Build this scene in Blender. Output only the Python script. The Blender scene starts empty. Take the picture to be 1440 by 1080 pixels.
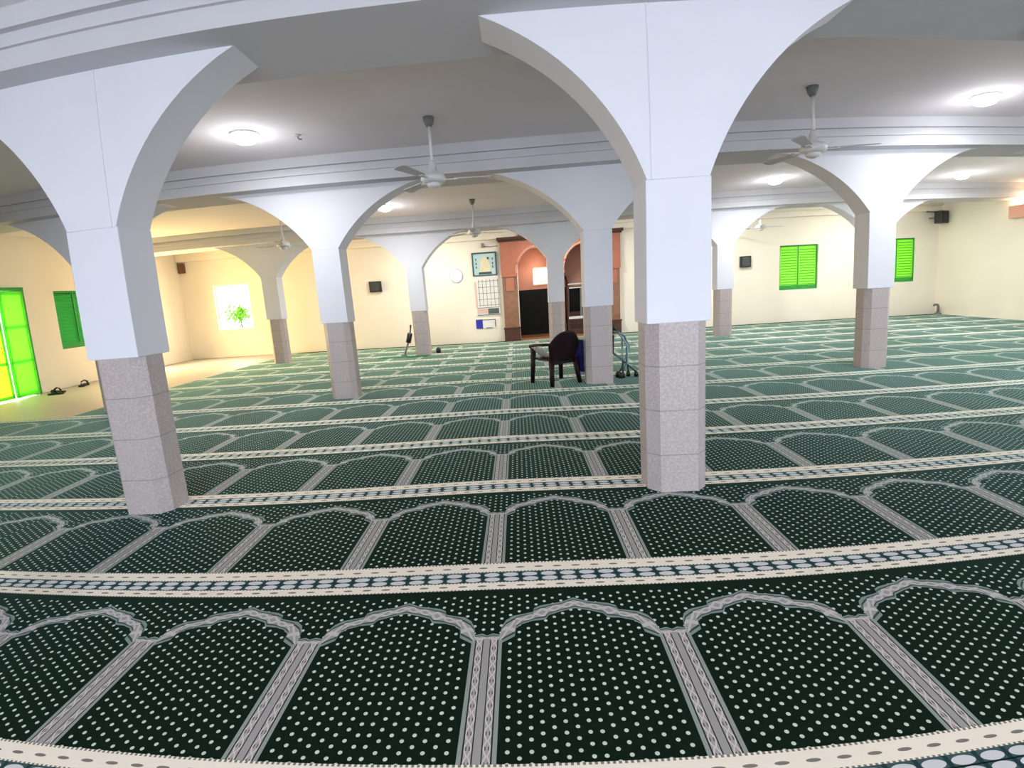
import bpy, bmesh, math, random
from mathutils import Vector, Matrix
random.seed(7)
S = 0.82                     # metres per carpet niche width; all layout below is in niche widths
R = 1.4988                   # carpet row pitch
C = bpy.context.scene.collection
PI = math.pi

# ------------------------------------------------------------------ node helpers
class V:
    """a node socket or number with arithmetic"""
    def __init__(s, nt, x): s.nt, s.x = nt, x
    def _op(s, op, *a, clamp=False):
        n = s.nt.nodes.new('ShaderNodeMath'); n.operation = op; n.use_clamp = clamp
        for i, v in enumerate((s,) + a):
            v = v.x if isinstance(v, V) else v
            if isinstance(v, (int, float)): n.inputs[i].default_value = v
            else: s.nt.links.new(v, n.inputs[i])
        return V(s.nt, n.outputs[0])
    def __add__(s, o): return s._op('ADD', o)
    def __sub__(s, o): return s._op('SUBTRACT', o)
    def __mul__(s, o): return s._op('MULTIPLY', o)
    def __truediv__(s, o): return s._op('DIVIDE', o)
    __radd__ = __add__; __rmul__ = __mul__
    def __rsub__(s, o): return V(s.nt, float(o))._op('SUBTRACT', s)
    def lt(s, o): return s._op('LESS_THAN', o)
    def gt(s, o): return s._op('GREATER_THAN', o)
    def abs(s): return s._op('ABSOLUTE')
    def floor(s): return s._op('FLOOR')
    def fract(s): return s._op('FRACT')
    def mod(s, o): return s._op('FLOORED_MODULO', o)
    def cos(s): return s._op('COSINE')
    def sqrt(s): return s._op('SQRT')
    def mx(s, o): return s._op('MAXIMUM', o)
    def mn(s, o): return s._op('MINIMUM', o)
    def sat(s): return s._op('ADD', 0.0, clamp=True)
    def inside(s, a, b): return s.gt(a) * s.lt(b)

def new_mat(name):
    m = bpy.data.materials.new(name); m.use_nodes = True
    nt = m.node_tree; return m, nt, nt.nodes['Principled BSDF']

def mixc(nt, fac, a, b):
    n = nt.nodes.new('ShaderNodeMix'); n.data_type = 'RGBA'
    for sk, v in ((n.inputs[0], fac), (n.inputs[6], a), (n.inputs[7], b)):
        v = v.x if isinstance(v, V) else v
        if isinstance(v, (int, float)): sk.default_value = v
        elif isinstance(v, (tuple, list)): sk.default_value = (*v, 1)
        else: nt.links.new(v, sk)
    return n.outputs[2]

def noise(nt, vec, scale, detail=3, rough=0.5):
    n = nt.nodes.new('ShaderNodeTexNoise'); n.inputs['Scale'].default_value = scale
    n.inputs['Detail'].default_value = detail; n.inputs['Roughness'].default_value = rough
    if vec is not None: nt.links.new(vec, n.inputs['Vector'])
    return V(nt, n.outputs['Fac'])

def coords(nt, world=True):
    if world:
        g = nt.nodes.new('ShaderNodeNewGeometry'); return g.outputs['Position']
    return nt.nodes.new('ShaderNodeTexCoord').outputs['Object']

def xyz(nt, vec):
    n = nt.nodes.new('ShaderNodeSeparateXYZ'); nt.links.new(vec, n.inputs[0])
    return [V(nt, n.outputs[i]) for i in range(3)]

def paint(name, c, rough=0.7, var=0.06, scale=3.0, grain=0.03, spec=0.3, bump=0.0):
    """painted plaster / plastic with faint mottling"""
    m, nt, b = new_mat(name)
    P = coords(nt)
    a = noise(nt, P, scale, 4); f = noise(nt, P, 90, 2)
    d = tuple(max(0, x * (1 - var * 2)) for x in c); h = tuple(min(1, x * (1 + grain)) for x in c)
    col = mixc(nt, a, d, h)
    col2 = mixc(nt, (f - 0.5).abs() * grain * 6, col, tuple(x * 0.8 for x in c))
    nt.links.new(col2, b.inputs['Base Color'])
    b.inputs['Roughness'].default_value = rough
    b.inputs['Specular IOR Level'].default_value = spec
    if bump:
        bn = nt.nodes.new('ShaderNodeBump'); bn.inputs['Strength'].default_value = bump; bn.inputs['Distance'].default_value = 0.004
        nt.links.new(f.x, bn.inputs['Height']); nt.links.new(bn.outputs[0], b.inputs['Normal'])
    return m

def emit(name, c, s):
    m, nt, b = new_mat(name)
    b.inputs['Base Color'].default_value = (*c, 1)
    b.inputs['Emission Color'].default_value = (*c, 1); b.inputs['Emission Strength'].default_value = s
    return m

def metal(name, c, rough=0.35):
    m = paint(name, c, rough, 0.04, 6, 0.02, 0.5); m.node_tree.nodes['Principled BSDF'].inputs['Metallic'].default_value = 0.85
    return m

def granite(name, c):
    m, nt, b = new_mat(name)
    P = coords(nt); x, y, z = xyz(nt, P)
    n1 = noise(nt, P, 60, 4, 0.7); n2 = noise(nt, P, 170, 2, 0.6); n3 = noise(nt, P, 2.2, 2)
    col = mixc(nt, ((n1 - 0.42) * 4).sat(), tuple(v * 0.72 for v in c), c)
    col = mixc(nt, ((n2 - 0.58) * 6).sat() * 0.5, col, tuple(min(1, v * 1.25) for v in c))
    col = mixc(nt, ((n3 - 0.5) * 1.2).sat(), col, tuple(v * 0.8 for v in c))
    g = ((z - 0.34 * S).abs()).lt(0.004) + ((z - 0.74 * S).abs()).lt(0.004) + ((z - 1.13 * S).abs()).lt(0.004)
    col = mixc(nt, g.sat() * 0.45, col, (0.12, 0.12, 0.14))
    nt.links.new(col, b.inputs['Base Color'])
    b.inputs['Roughness'].default_value = 0.42; b.inputs['Specular IOR Level'].default_value = 0.4
    return m

# ------------------------------------------------------------------ carpet material
def fcurve(nt, val, pts, lo, hi):
    """float curve: piecewise-linear y(t), t in 0..0.5, output lo..hi"""
    n = nt.nodes.new('ShaderNodeFloatCurve'); cv = n.mapping.curves[0]
    n.mapping.use_clip = False
    pts = [(t / 0.5, (v - lo) / (hi - lo)) for t, v in pts]
    while len(cv.points) < len(pts): cv.points.new(0.5, 0.5)
    for p, (a, b_) in zip(cv.points, sorted(pts)): p.location = (a, b_); p.handle_type = 'VECTOR'
    n.mapping.update()
    nt.links.new((val / 0.5).x, n.inputs['Value'])
    return V(nt, n.outputs[0]) * (hi - lo) + lo

def carpet_material():
    m, nt, b = new_mat('prayer_carpet')
    P = coords(nt, world=False)
    X, Y, Z = xyz(nt, P)
    x = X / S; y0 = Y / S
    y = y0 + y0.lt(0.0) * R                                     # row frame: 0 = foot of the niches
    t = 0.5 - ((x.mod(1.0)) - 0.5).abs()                        # distance from divider centre line
    yo = fcurve(nt, t, [(0, .775), (.03, .792), (.068, .78), (.078, .85), (.10, .90), (.14, .935), (.22, .955), (.255, .965),
                        (.262, 1.0), (.30, 1.022), (.36, 1.035), (.43, 1.05), (.5, 1.088)], 0.6, 1.2)
    yi = fcurve(nt, t, [(0, .70), (.082, .715), (.15, .762), (.156, .825), (.19, .86), (.25, .885), (.325, .893),
                        (.345, .93), (.42, .962), (.5, .985)], 0.6, 1.2)
    arch = y.gt(yi) * y.lt(yo) * (t.gt(0.082).mx(y.gt(0.712)))
    f = ((y - yi) / (yo - yi)).sat()
    div = t.lt(0.082) * y.lt(0.74)
    # field dots, mirrored about niche and divider centre lines
    n = (t / 0.05).floor()
    tx = (t / 0.05).fract() - 0.5
    ph = n.mod(2.0) * 0.5
    yy = ((y - 0.055) / 0.0592 + ph).mod(1.0)
    yy = (yy - (yy.gt(0.5))) * 0.0592
    dx = tx * 0.05
    dot = (dx * dx + yy * yy).lt(0.0096 ** 2) * y.lt(1.138) * (1 - t.lt(0.098) * y.lt(0.735))
    nrow = noise(nt, P, 7, 2)
    wool = noise(nt, P, 420, 2)
    dark = mixc(nt, nrow, (0.0018, 0.0075, 0.0035), (0.005, 0.016, 0.007))
    plain = mixc(nt, wool, dark, (0.007, 0.018, 0.011))
    col = mixc(nt, dot, plain, (0.60, 0.68, 0.58))
    # arch outline and dividers
    def braid_at(q, half):
        a_ = ((q / half).abs()); c_ = ((y * (PI / 0.075)).cos()).abs() * 0.72 + 0.14
        line = (a_ - c_).abs()
        hole = (a_ - 0.45).abs().lt(0.16) * (((y / 0.075).mod(1.0) - 0.0).mn(1.0 - (y / 0.075).mod(1.0))).lt(0.13)
        base = mixc(nt, line.gt(0.20), (0.64, 0.58, 0.53), (0.40, 0.36, 0.34))
        return mixc(nt, hole, base, (0.10, 0.10, 0.09))
    braid = braid_at(t - 0.040, 0.0165)
    abraid = mixc(nt, ((((x * 13.0).fract() - 0.5).abs() * 2.0) - ((f - 0.5) * 4).abs()).abs().gt(0.35), (0.56, 0.52, 0.49), (0.34, 0.33, 0.31))
    pale = (0.22, 0.29, 0.26)
    edge_l = (0.115, 0.16, 0.14)
    ab = mixc(nt, f.inside(0.13, 0.22) + f.inside(0.78, 0.86), mixc(nt, f.inside(0.22, 0.78), pale, abraid), (0.045, 0.065, 0.06))
    col = mixc(nt, arch * (1 - t.lt(0.082) * y.lt(0.74)), col, ab)
    db = mixc(nt, t.inside(0.017, 0.0225) + t.inside(0.056, 0.063), mixc(nt, t.inside(0.0225, 0.056), mixc(nt, t.lt(0.03), (0.30, 0.33, 0.30), (0.36, 0.34, 0.32)), braid), (0.02, 0.03, 0.025))
    col = mixc(nt, div, col, db)
    # border bands
    v = y - 1.195
    band = v.gt(0.0)
    cream_mask = v.lt(0.080).mx(v.gt(0.193))
    u8 = (x / 0.125).mod(1.0) - 0.5
    vc = (v - 0.04).abs().mn((v - 0.245).abs())
    e1 = ((u8 * 0.125 / 0.030) * (u8 * 0.125 / 0.030) + (vc / 0.0085) * (vc / 0.0085)).lt(1.0)
    creamc = mixc(nt, wool, (0.86, 0.75, 0.60), (0.97, 0.89, 0.75))
    tick = (x / 0.0236).fract().lt(0.5) * ((v - 0.0).abs().lt(0.008).mx((v - 0.193).abs().lt(0.008)).mx((v - 0.08).abs().lt(0.007)).mx(v.gt(0.292)))
    cr = mixc(nt, e1 * 0.85, creamc, (0.10, 0.09, 0.075))
    cr = mixc(nt, tick * 0.8, cr, (0.03, 0.05, 0.04))
    w8 = ((x / 0.125) + 0.5).mod(1.0) - 0.5
    vm = ((v - 0.135).abs() - 0.026)
    e2 = ((w8 * 0.125 / 0.050) * (w8 * 0.125 / 0.050) + (vm / 0.022) * (vm / 0.022)).lt(1.0)
    seam = (v - 0.135).abs().lt(0.0035)
    mid = mixc(nt, e2, (0.05, 0.10, 0.10), (0.66, 0.66, 0.64))
    mid = mixc(nt, (w8.abs().gt(0.42)) * (1 - e2), mid, (0.02, 0.05, 0.055))
    mid = mixc(nt, seam, mid, (0.008, 0.02, 0.016))
    bc = mixc(nt, cream_mask, mid, cr)
    col = mixc(nt, band, col, bc)
    nt.links.new(col, b.inputs['Base Color'])
    b.inputs['Roughness'].default_value = 0.95
    b.inputs['Specular IOR Level'].default_value = 0.05
    b.inputs['Sheen Weight'].default_value = 0.6
    b.inputs['Sheen Roughness'].default_value = 0.22
    b.inputs['Sheen Tint'].default_value = (0.45, 0.90, 0.80, 1)
    bn = nt.nodes.new('ShaderNodeBump'); bn.inputs['Strength'].default_value = 0.25; bn.inputs['Distance'].default_value = 0.003
    nt.links.new(wool.x, bn.inputs['Height']); nt.links.new(bn.outputs[0], b.inputs['Normal'])
    return m

M = dict(
    white=paint('white_plaster', (0.76, 0.78, 0.84), 0.75, 0.03, 1.5, 0.02, 0.2, 0.1),
    ceil=paint('ceiling_paint', (0.83, 0.805, 0.85), 0.85, 0.04, 1.2, 0.03, 0.1),
    cream=paint('cream_wall', (0.88, 0.84, 0.72), 0.8, 0.04, 1.0, 0.02, 0.2),
    granite=granite('granite', (0.57, 0.50, 0.49)),
    beam=paint('beam_paint', (0.64, 0.645, 0.685), 0.85, 0.05, 1.5, 0.03, 0.1),
    tile=paint('floor_tile', (0.62, 0.54, 0.49), 0.5, 0.08, 2, 0.05, 0.4),
    carpet=carpet_material(),
    plain_carpet=paint('plain_carpet', (0.012, 0.045, 0.022), 0.95, 0.1, 5, 0.3, 0.05),
    green=paint('green_paint', (0.02, 0.33, 0.05), 0.45, 0.05, 3, 0.02, 0.4),
    fanwhite=paint('fan_enamel', (0.72, 0.72, 0.72), 0.35, 0.02, 3, 0.02, 0.5),
    fanblade=paint('fan_blade', (0.52, 0.52, 0.55), 0.4, 0.02, 3, 0.02, 0.4),
    lamp=emit('lamp_glow', (1, 0.97, 0.95), 12),
    chair=paint('dark_brown_plastic', (0.012, 0.004, 0.006), 0.5, 0.1, 4, 0.05, 0.2),
    black=paint('black_plastic', (0.012, 0.014, 0.014), 0.4, 0.1, 4, 0.05, 0.5),
    grey=paint('grey_plastic', (0.20, 0.21, 0.21), 0.5, 0.1, 4, 0.05, 0.4),
    screen=paint('dark_screen', (0.06, 0.075, 0.07), 0.25, 0.2, 9, 0.1, 0.6),
    brownbox=paint('brown_plastic', (0.19, 0.09, 0.045), 0.5, 0.1, 4, 0.05, 0.4),
    steel=metal('blue_grey_tube', (0.20, 0.30, 0.34), 0.4),
    cloth=paint('white_cloth', (0.72, 0.68, 0.68), 0.9, 0.12, 14, 0.05, 0.1),
    navy=paint('navy_cloth', (0.01, 0.012, 0.10), 0.8, 0.1, 14, 0.05, 0.1),
    paleblue=paint('pale_blue_cloth', (0.55, 0.62, 0.80), 0.8, 0.1, 14, 0.05, 0.1),
    wood=paint('reddish_wood', (0.46, 0.17, 0.10), 0.45, 0.1, 5, 0.1, 0.4),
    woodd=paint('dark_brown_wood', (0.085, 0.03, 0.016), 0.45, 0.15, 6, 0.1, 0.4),
    marble=paint('brown_marble', (0.30, 0.13, 0.05), 0.3, 0.25, 7, 0.2, 0.5),
    marbleb=paint('dark_green_marble', (0.006, 0.007, 0.005), 0.5, 0.3, 5, 0.3, 0.15),
    peach=paint('peach_plaster', (0.62, 0.34, 0.25), 0.7, 0.06, 3, 0.04, 0.2),
    paper=paint('white_paper', (0.80, 0.80, 0.77), 0.8, 0.02, 5, 0.02, 0.1),
    teal=paint('pale_teal_print', (0.55, 0.74, 0.72), 0.7, 0.15, 30, 0.1, 0.2),
    tealfr=paint('dark_teal_frame', (0.03, 0.10, 0.12), 0.4, 0.1, 5, 0.1, 0.4),
    gold=paint('pale_gold_print', (0.82, 0.74, 0.50), 0.6, 0.12, 22, 0.1, 0.3),
    ink=paint('grey_green_ink', (0.10, 0.14, 0.13), 0.7, 0.05, 5, 0.05, 0.1),
    pink=paint('faded_pink_print', (0.72, 0.52, 0.48), 0.7, 0.1, 20, 0.1, 0.2),
    blueprint=paint('blue_print', (0.04, 0.05, 0.42), 0.6, 0.05, 20, 0.1, 0.2),
    leaf=paint('foliage_leaf', (0.22, 0.55, 0.03), 0.6, 0.2, 10, 0.1, 0.3),
    ground=paint('outside_ground', (0.75, 0.70, 0.60), 0.9, 0.1, 2, 0.1, 0.1),
    sandal=paint('dark_rubber', (0.02, 0.025, 0.012), 0.7, 0.1, 9, 0.1, 0.3),
    bark=paint('bark', (0.12, 0.07, 0.03), 0.9, 0.2, 9, 0.1, 0.1),
)

def translucent(name, c, mixf=0.55):
    m, nt, b = new_mat(name)
    b.inputs['Base Color'].default_value = (*c, 1); b.inputs['Roughness'].default_value = 0.5
    tr = nt.nodes.new('ShaderNodeBsdfTranslucent'); tr.inputs['Color'].default_value = (*c, 1)
    mx = nt.nodes.new('ShaderNodeMixShader'); mx.inputs[0].default_value = mixf
    out = nt.nodes['Material Output']
    nt.links.new(b.outputs[0], mx.inputs[1]); nt.links.new(tr.outputs[0], mx.inputs[2]); nt.links.new(mx.outputs[0], out.inputs[0])
    return m
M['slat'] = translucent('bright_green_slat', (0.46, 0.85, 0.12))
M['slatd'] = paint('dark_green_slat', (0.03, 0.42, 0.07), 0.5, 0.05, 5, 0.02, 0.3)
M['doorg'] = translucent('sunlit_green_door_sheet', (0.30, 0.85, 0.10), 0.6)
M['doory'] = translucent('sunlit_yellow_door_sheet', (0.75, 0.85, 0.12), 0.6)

# ------------------------------------------------------------------ mesh helpers (all in niche units, scaled by S)
def nb(): return bmesh.new()
def box(bm, x0, x1, y0, y1, z0, z1, mat=None, mi=0):
    vs = [Vector((x, y, z)) for z in (z0, z1) for y in (y0, y1) for x in (x0, x1)]
    if mat: vs = [mat @ v for v in vs]
    v = [bm.verts.new(a * S) for a in vs]
    for q in ((0, 2, 3, 1), (4, 5, 7, 6), (0, 1, 5, 4), (2, 6, 7, 3), (0, 4, 6, 2), (1, 3, 7, 5)):
        f = bm.faces.new([v[i] for i in q]); f.material_index = mi
    return bm
def prism(bm, pts, z0, z1, mat=None, mi=0, top=None):
    """pts: xy outline ccw, extruded in z"""
    top = top or pts
    a = [Vector((p[0], p[1], z0)) for p in pts]; b = [Vector((p[0], p[1], z1)) for p in top]
    if mat: a = [mat @ v for v in a]; b = [mat @ v for v in b]
    a = [bm.verts.new(v * S) for v in a]; b = [bm.verts.new(v * S) for v in b]
    n = len(pts)
    fs = [bm.faces.new(a[::-1]), bm.faces.new(b)] + [bm.faces.new((a[i], a[(i + 1) % n], b[(i + 1) % n], b[i])) for i in range(n)]
    for f in fs: f.material_index = mi
    return bm
def lathe(bm, prof, cx=0, cy=0, n=24, mat=None, mi=0):
    rings = []
    for r, z in prof:
        ring = []
        for i in range(n):
            a = 2 * PI * i / n; v = Vector((cx + r * math.cos(a), cy + r * math.sin(a), z))
            if mat: v = mat @ v
            ring.append(bm.verts.new(v * S))
        rings.append(ring)
    for A, B in zip(rings, rings[1:]):
        for i in range(n):
            f = bm.faces.new((A[i], A[(i + 1) % n], B[(i + 1) % n], B[i])); f.smooth = True; f.material_index = mi
    for ring, rev in ((rings[0], True), (rings[-1], False)):
        f = bm.faces.new(ring[::-1] if rev else ring); f.material_index = mi
    return bm
def tube(bm, pts, r, n=10, mi=0, flat=1.0):
    """tube through points, radius r (number or list)"""
    pts = [Vector(p) for p in pts]; rings = []
    up = Vector((0, 0, 1))
    for i, p in enumerate(pts):
        d = (pts[min(i + 1, len(pts) - 1)] - pts[max(i - 1, 0)]).normalized()
        a = d.cross(up if abs(d.z) < 0.95 else Vector((1, 0, 0))).normalized(); b = d.cross(a)
        rr = r[i] if isinstance(r, (list, tuple)) else r
        rings.append([bm.verts.new((p + (a * math.cos(2 * PI * k / n) + b * math.sin(2 * PI * k / n) * flat) * rr) * S) for k in range(n)])
    for A, B in zip(rings, rings[1:]):
        for i in range(n):
            f = bm.faces.new((A[i], A[(i + 1) % n], B[(i + 1) % n], B[i])); f.smooth = True; f.material_index = mi
    bm.faces.new(rings[0][::-1]).material_index = mi; bm.faces.new(rings[-1]).material_index = mi
    return bm
def obj(name, bm, mats, parent=None, loc=None, bevel=0, subsurf=0):
    bmesh.ops.recalc_face_normals(bm, faces=bm.faces)
    me = bpy.data.meshes.new(name); bm.to_mesh(me); bm.free()
    for m in (mats if isinstance(mats, (list, tuple)) else [mats]): me.materials.append(M[m] if isinstance(m, str) else m)
    o = bpy.data.objects.new(name, me); C.objects.link(o)
    if parent: o.parent = parent
    if loc: o.location = Vector(loc) * S
    if bevel:
        b = o.modifiers.new('bevel', 'BEVEL'); b.width = bevel; b.segments = 2; b.limit_method = 'ANGLE'
    if subsurf:
        b = o.modifiers.new('sub', 'SUBSURF'); b.levels = b.render_levels = subsurf
    return o
def struct(name, bm, mats, **k):
    o = obj(name, bm, mats, **k); o['kind'] = 'structure'; return o
def tag(o, label, cat, group=None, kind=None):
    o['label'] = label; o['category'] = cat
    if group: o['group'] = group
    if kind: o['kind'] = kind
    return o
def thing(name, label, cat, loc=(0, 0, 0), rz=0, group=None, kind=None):
    o = bpy.data.objects.new(name, None); C.objects.link(o); o.empty_display_size = 0.1
    o.location = Vector(loc) * S; o.rotation_euler = (0, 0, rz)
    return tag(o, label, cat, group, kind)
def dup(root, loc, label=None, rz=None):
    r = root.copy(); C.objects.link(r); r.location = Vector(loc) * S
    if label: r['label'] = label
    if rz is not None: r.rotation_euler = (0, 0, rz)
    for ch in list(root.children):
        c = ch.copy(); C.objects.link(c); c.parent = r
        for g in ch.children:
            d = g.copy(); C.objects.link(d); d.parent = c
    return r

XL, XR, YF, YB = -13.5, 16.9, 18.2, -5.2       # inner faces of the hall
ZC, ZB = 4.45, 3.98                             # ceiling, underside of beams
TW = 0.35

# ------------------------------------------------------------------ room shell
struct('floor', box(nb(), XL - TW, XR + TW, YB - TW, YF + 2.3, -0.2, -0.012), 'tile')
struct('ceiling', box(nb(), XL - TW, XR + TW, YB - TW, YF + TW, ZC, ZC + 0.2), 'ceil')

def wall_with_holes(name, axis, pos, thick, a0, a1, z0, z1, holes, mat):
    """axis 'y': wall in the xz plane at y=pos (outwards by thick); holes (a0,a1,z0,z1)"""
    bm = nb()
    cuts = sorted({a0, a1} | {h[0] for h in holes} | {h[1] for h in holes})
    for p, q in zip(cuts, cuts[1:]):
        zs = [(z0, z1)]
        for h in holes:
            if h[0] < (p + q) / 2 < h[1]:
                nz = []
                for s, e in zs:
                    if s < h[2]: nz.append((s, min(e, h[2])))
                    if e > h[3]: nz.append((max(s, h[3]), e))
                zs = nz
        for s, e in zs:
            if axis == 'y': box(bm, p, q, min(pos, pos + thick), max(pos, pos + thick), s, e)
            else: box(bm, min(pos, pos + thick), max(pos, pos + thick), p, q, s, e)
    return struct(name, bm, mat)

W_LEFTBACK = (-12.15, -10.65, 1.12, 2.95)
W_R1 = (10.46, 11.97, 1.25, 2.95)
W_R2 = (14.45, 15.95, 1.33, 3.02)
NICHE = (0.34, 3.86, 0.0, 3.62)
wall_with_holes('wall_front', 'y', YF, TW, XL - TW, XR + TW, 0, ZC, [W_LEFTBACK, W_R1, W_R2, NICHE], 'cream')
D_LEFT = (9.35, 11.0, 0.0, 2.93)
W_LSH = (12.1, 13.6, 1.15, 2.91)
D_ASSUMED = (13.9, 15.4, 0.0, 2.93)  # assumed doorway out of sight, inferred from the warm glow
W_LL = (4.2, 5.7, 1.2, 2.9)
wall_with_holes('wall_left', 'x', XL, -TW, YB, YF, 0, ZC, [D_LEFT, W_LSH, D_ASSUMED], 'cream')
wall_with_holes('wall_right', 'x', XR, TW, YB, YF, 0, ZC, [(9.0, 10.5, 1.2, 2.9), (3.0, 4.5, 1.2, 2.9)], 'cream')  # both openings added on the unseen stretch to let light in
BW_ASSUMED = [(x, x + 2.2, 0.9, 3.3) for x in (-6.4, -1.8, 2.8, 7.4, 12.0)]  # windows assumed behind the camera, out of view, for cool daylight
wall_with_holes('wall_back', 'y', YB, -TW, XL - TW, XR + TW, 0, ZC, BW_ASSUMED, 'cream')

# cornice box along the front wall
b = nb(); box(b, XL, XR, YF - 0.16, YF, 4.0, ZC); box(b, XL, XR, YF - 0.26, YF, 4.22, ZC)
struct('trim_1', b, 'cream')

# ------------------------------------------------------------------ arcades
def arcade(name, yc, name_front, cz, r, piers, half_w, thick, x_end0, x_end1):
    """spandrel wall with arches between piers, springing from arch centre cz radius r"""
    bm = nb()
    edges = [(x_end0, x_end0)] + [(p - half_w, p + half_w) for p in piers] + [(x_end1, x_end1)]
    y0, y1 = yc - thick / 2, yc + thick / 2
    def col(xa, za, xb, zb, zt):
        """quad strip between x=xa..xb, from curve z to top"""
        v = [bm.verts.new(Vector(c) * S) for c in ((xa, y0, za), (xb, y0, zb), (xb, y0, zt), (xa, y0, zt),
                                                   (xa, y1, za), (xb, y1, zb), (xb, y1, zt), (xa, y1, zt))]
        for q in ((0, 1, 2, 3), (5, 4, 7, 6), (0, 4, 5, 1)): bm.faces.new([v[i] for i in q])
    for i in range(len(edges) - 1):
        a, b_ = edges[i][1], edges[i + 1][0]
        if b_ - a < 0.3: continue
        mid = (a + b_) / 2; h = (b_ - a) / 2
        if i == 0: mid = b_ - 2.17; h = 2.17
        if i == len(edges) - 2: mid = a + 2.17; h = 2.17
        k = h / 2.17; N = 48
        prev = None
        for j in range(N + 1):
            x = mid - h + 2 * h * (0.5 - 0.5 * math.cos(PI * j / N))
            z = min(ZB, cz + math.sqrt(max(0, r * r - ((x - mid) / k) ** 2)))
            if x < a - 1e-6 or x > b_ + 1e-6 or (i == 0 and x < mid) or (i == len(edges) - 2 and x > mid): prev = None; continue
            if prev and min(prev[1], z) < ZB - 1e-5: col(prev[0], prev[1], x, z, ZB + 0.05)
            prev = (x, z)
    zs = cz + math.sqrt(r * r - 2.17 ** 2)
    for p in piers:
        box(bm, p - half_w, p + half_w, y0, y1, zs, ZB + 0.05)
        if name_front:                    # slim plaster joint on the side facing the middle bay
            q = p + 0.21 if p < -2 else p - 0.21
            box(bm, q - 0.006, q + 0.006, y0 - 0.007, y0, zs, ZB)
    struct(name, bm, 'white')
    return zs

def beam(name, yc, half):
    b = nb(); box(b, XL, XR, yc - half, yc + half, ZB, ZC)
    for s in (-1, 1):
        ys = sorted((yc + s * half, yc + s * (half + 0.035)))
        box(b, XL, XR, ys[0], ys[1], ZB + 0.17, ZB + 0.215)
        ys = sorted((yc + s * half, yc + s * (half + 0.07)))
        box(b, XL, XR, ys[0], ys[1], ZB + 0.30, ZC)
    struct(name, b, 'beam')

rows = {
    1: dict(yc=2.765, c=1.89, r=2.30, xs=[-8.30, -3.41, 1.608, 6.50, 11.4]),
    2: dict(yc=7.93, c=1.50, r=2.57, xs=[-8.23, -3.29, 1.80, 7.0, 11.95]),
    3: dict(yc=14.85, c=1.50, r=2.57, xs=[-7.95, -3.09, 1.56, 6.92, 11.85]),
}
HW, HD = 0.262, 0.215
def make_pillar_mesh_parts(root, zs, front):
    h, c = 0.255, 0.095
    g = 0.208
    octo = [(-h + c, -g), (h - c, -g), (h, -g + c), (h, g - c), (h - c, g), (-h + c, g), (-h, g - c), (-h, -g + c)]
    obj('granite_base', prism(nb(), octo, 0.0, 1.5), 'granite', root)
    b = nb(); box(b, -HW, HW, -HD, HD, 1.5, zs)
    obj('plaster_shaft', b, 'white', root, bevel=0.006)
lab = {
    (1, 0): 'white plastered pillar outside the left edge, in the nearest row',
    (1, 1): 'tall white pillar on an eight-sided granite base, nearest one on the left side',
    (1, 2): 'large white pillar on pinkish granite, nearest to the camera on the right side',
    (1, 3): 'white pillar just beyond the right edge in the nearest row',
    (1, 4): 'white pillar furthest right in the nearest row',
    (2, 0): 'shaded pillar with dark grey base half hidden behind the nearest left pillar',
    (2, 1): 'white pillar on granite base standing left of the ceiling fan, middle row',
    (2, 2): 'white pillar on granite base directly right of the dark plastic chair',
    (2, 3): 'white pillar on granite base between the two bright green shuttered windows',
    (2, 4): 'white pillar near the right wall in the middle row',
    (3, 0): 'beige far pillar with brownish base beside the glaring white window',
    (3, 1): 'pale grey far pillar behind the slim dark stand',
    (3, 2): 'narrow white far pillar in front of the wooden prayer niche',
    (3, 3): 'far pillar with granite base beside the small dark speaker right of centre',
    (3, 4): 'far pillar hidden behind the middle-row pillar by the green windows',
}
for rn, d in rows.items():
    zs = arcade('arcade_wall', d['yc'], rn == 1, d['c'], d['r'], d['xs'], HW - 0.012, 0.428, XL, XR)
    beam('trim_%d' % (rn + 1), d['yc'], 0.50)
    first = None
    for i, px in enumerate(d['xs']):
        kw = dict(group='pillars carrying the arches', kind='thing')
        if first is None:
            root = thing('pillar', lab[(rn, i)], 'pillar', (px, d['yc'], 0), **kw)
            make_pillar_mesh_parts(root, zs, rn == 1); first = root
        else: dup(first, (px, d['yc'], 0), lab[(rn, i)])

# ------------------------------------------------------------------ prayer carpets: one strip per row
def strip(x0, x1):
    b = nb(); box(b, x0, x1, 1.33 - R, 1.33 - 0.002, -0.012, 0.0); return b
c_lab = {
    -2: 'green prayer carpet row behind the camera',
    -1: 'green prayer carpet row whose cream border crosses the bottom corners of the photo',
    0: 'dark green dotted prayer carpet row in the foreground with the largest arch motifs',
    1: 'green prayer carpet row just in front of the two nearest pillars',
    2: 'green prayer carpet row passing under the two nearest pillars',
    3: 'green prayer carpet row just behind the two nearest pillars',
    4: 'green prayer carpet row just in front of the dark chair and middle pillars',
    5: 'teal prayer carpet row on which the dark chair and middle pillars stand',
    6: 'teal prayer carpet row just behind the dark chair',
    7: 'pale teal prayer carpet row, second behind the dark chair',
    8: 'pale teal prayer carpet row, third behind the dark chair',
    9: 'thin-looking prayer carpet row passing under the far row of pillars',
    10: 'thin-looking prayer carpet row just behind the far pillars',
    11: 'furthest patterned prayer carpet row, along the foot of the wooden niche',
}
wide = narrow = None
for k in range(-2, 12):
    if k < 5:
        o = obj('prayer_carpet', strip(XL + 0.01, XR - 0.01), 'carpet') if wide is None else wide.copy()
        if wide is None: wide = o
        else: C.objects.link(o)
    else:
        o = obj('prayer_carpet', strip(-8.95, XR - 0.01), 'carpet') if narrow is None else narrow.copy()
        if narrow is None: narrow = o
        else: C.objects.link(o)
    o.location = (-0.0054 * k * S, k * R * S, 0)
    tag(o, c_lab[k], 'carpet', 'prayer carpet rows')
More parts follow.
